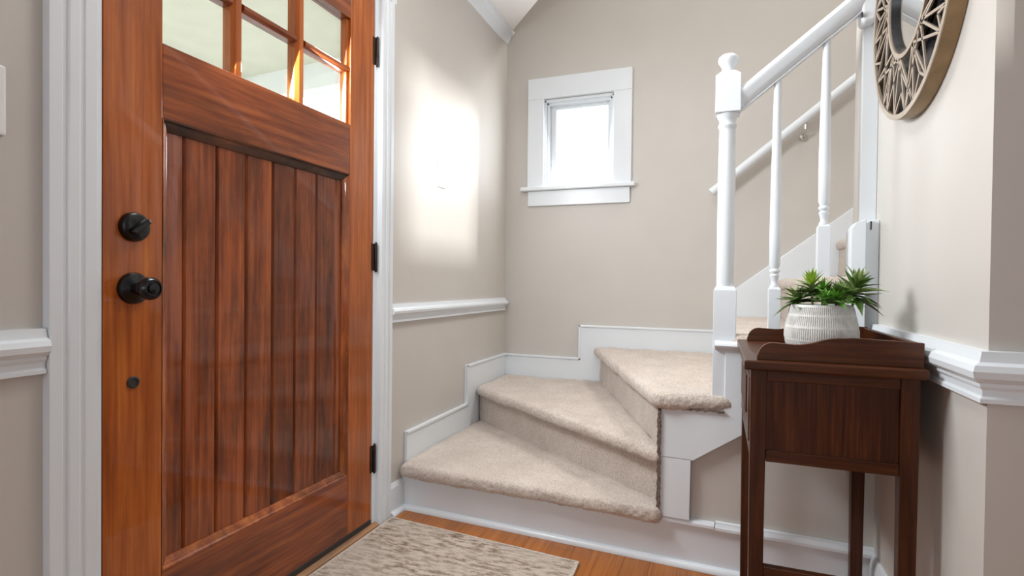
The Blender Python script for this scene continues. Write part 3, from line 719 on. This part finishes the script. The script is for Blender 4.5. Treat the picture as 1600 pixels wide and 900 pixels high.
# resample finely
fine = []
for (r_, h_), (r2_, h2_) in zip(prof, prof[1:]):
    n = 7 if h2_ > h_+.008 else 1
    for i in range(n): fine.append((r_+(r2_-r_)*i/n, h_+(h2_-h_)*i/n))
fine.append(prof[-1])
rings = []
for j, (r_, h_) in enumerate(fine):
    ring_ = []
    band = any(abs(h_-hb) < .0028 for hb in (.030, .061, .090)) or h_ > .107 or h_ < .004
    for i in range(seg):
        a = 2*PI*i/seg; rib = .0006 if band else .0010*(1 if (i*NR*2//seg) % 2 else -1)
        R_ = r_+(0 if j > len(fine)-5 else rib+(-.0001 if band and h_ < .1 else 0))
        ring_.append(b.verts.new((PX+R_*math.cos(a), PY+R_*math.sin(a), tz+h_)))
    rings.append(ring_)
for a, c in zip(rings, rings[1:]):
    for i in range(seg): b.faces.new((a[i], a[(i+1) % seg], c[(i+1) % seg], c[i]))
b.faces.new(rings[0])
obj('pot', b, M['pot'], pl, smooth=True, angle=30)
b = B(); lathe(b, [(.061, 0), (.061, .002), (0, .006)], (PX, PY, tz+.100), 32); obj('soil', b, M['soil'], pl)
def leaf_mesh(name, L, Wd, bend, mat):
    b = B(); n = 6; rows = []
    for i in range(n+1):
        t = i/n; w_ = Wd*math.sin(PI*min(1, t*.86+.12))**.8*(1-t**4)
        x = L*t*(1-.18*bend*t); z = L*(bend*.45*t*t)
        if i == n: rows.append([b.verts.new((x, 0, z))])
        else: rows.append([b.verts.new((x, -w_/2, z+w_*.30)), b.verts.new((x, 0, z)), b.verts.new((x, w_/2, z+w_*.30))])
    for i in range(n-1):
        for k in (0, 1): b.faces.new((rows[i][k], rows[i][k+1], rows[i+1][k+1], rows[i+1][k]))
    for k in (0, 1): b.faces.new((rows[n-1][k], rows[n-1][k+1], rows[n][0]))
    for v in list(b.verts): pass
    me = bpy.data.meshes.new(name); b.to_mesh(me); b.free(); me.materials.append(mat)
    for p in me.polygons: p.use_smooth = True
    return me
LM = {}
for key in ('leafd', 'leafl', 'leafm', 'leafo'):
    LM[key] = [leaf_mesh('leaf', 1.0, .25, bd, M[key]) for bd in (-.45, .1, .5)]
def rosette(cx, cy, cz, n, L, mats, tilt=(0, 0), emin=5, emax=80, h=.03, stem=.02):
    b = B(); tube(b, [(PX+(cx-PX)*.85, PY+(cy-PY)*.85, tz+.10), (cx, cy, cz-h*.3), (cx+tilt[0]*.3*h, cy+tilt[1]*.3*h, cz+h*.7)], .0028, 6)
    obj('stem', b, M['leafd'], pl, smooth=True)
    for i in range(n):
        t = (i+.5)/n; az = i*2.39996+rnd.uniform(-.2, .2); el = math.radians(emin+(emax-emin)*t**1.3+rnd.uniform(-6, 6))
        ln = L*(1.0-.42*t)*rnd.uniform(.85, 1.12)
        me = LM[mats[min(len(mats)-1, int(t*len(mats)))]][rnd.randrange(3)]
        o = bpy.data.objects.new('leaf', me); COL.objects.link(o); o.parent = pl
        o.location = Vector((cx, cy, cz-h*.4+h*t)) - WP[pl.name]
        d = Matrix.Rotation(az, 4, 'Z') @ Matrix.Rotation(-el, 4, 'Y')
        tm = Matrix.Rotation(tilt[0], 4, 'Y') @ Matrix.Rotation(-tilt[1], 4, 'X')
        o.rotation_euler = (tm @ d @ Matrix.Rotation(rnd.uniform(-.3, .3), 4, 'X')).to_euler(); o.scale = (ln, ln, ln)
rosette(.214, 1.512, .890, 38, .060, ['leafd', 'leafd', 'leafo', 'leafl', 'leafl'], (-.1, 0), -12, 78, .034)
rosette(.304, 1.500, .886, 44, .076, ['leafd', 'leafo', 'leafd', 'leafo'], (.25, -.1), -14, 80, .040)
rosette(.262, 1.480, .870, 34, .050, ['leafm', 'leafm', 'leafd'], (0, -.2), 0, 75, .024)
rosette(.184, 1.530, .864, 22, .066, ['leafd', 'leafo'], (-.35, 0), -8, 60, .016)
rosette(.245, 1.560, .878, 26, .056, ['leafd', 'leafm'], (0, .2), 5, 75, .024)
rosette(.284, 1.550, .874, 24, .056, ['leafo', 'leafm'], (.2, .1), 0, 70, .024)
rosette(.236, 1.470, .866, 20, .046, ['leafd', 'leafm'], (-.05, -.3), 0, 65, .016)
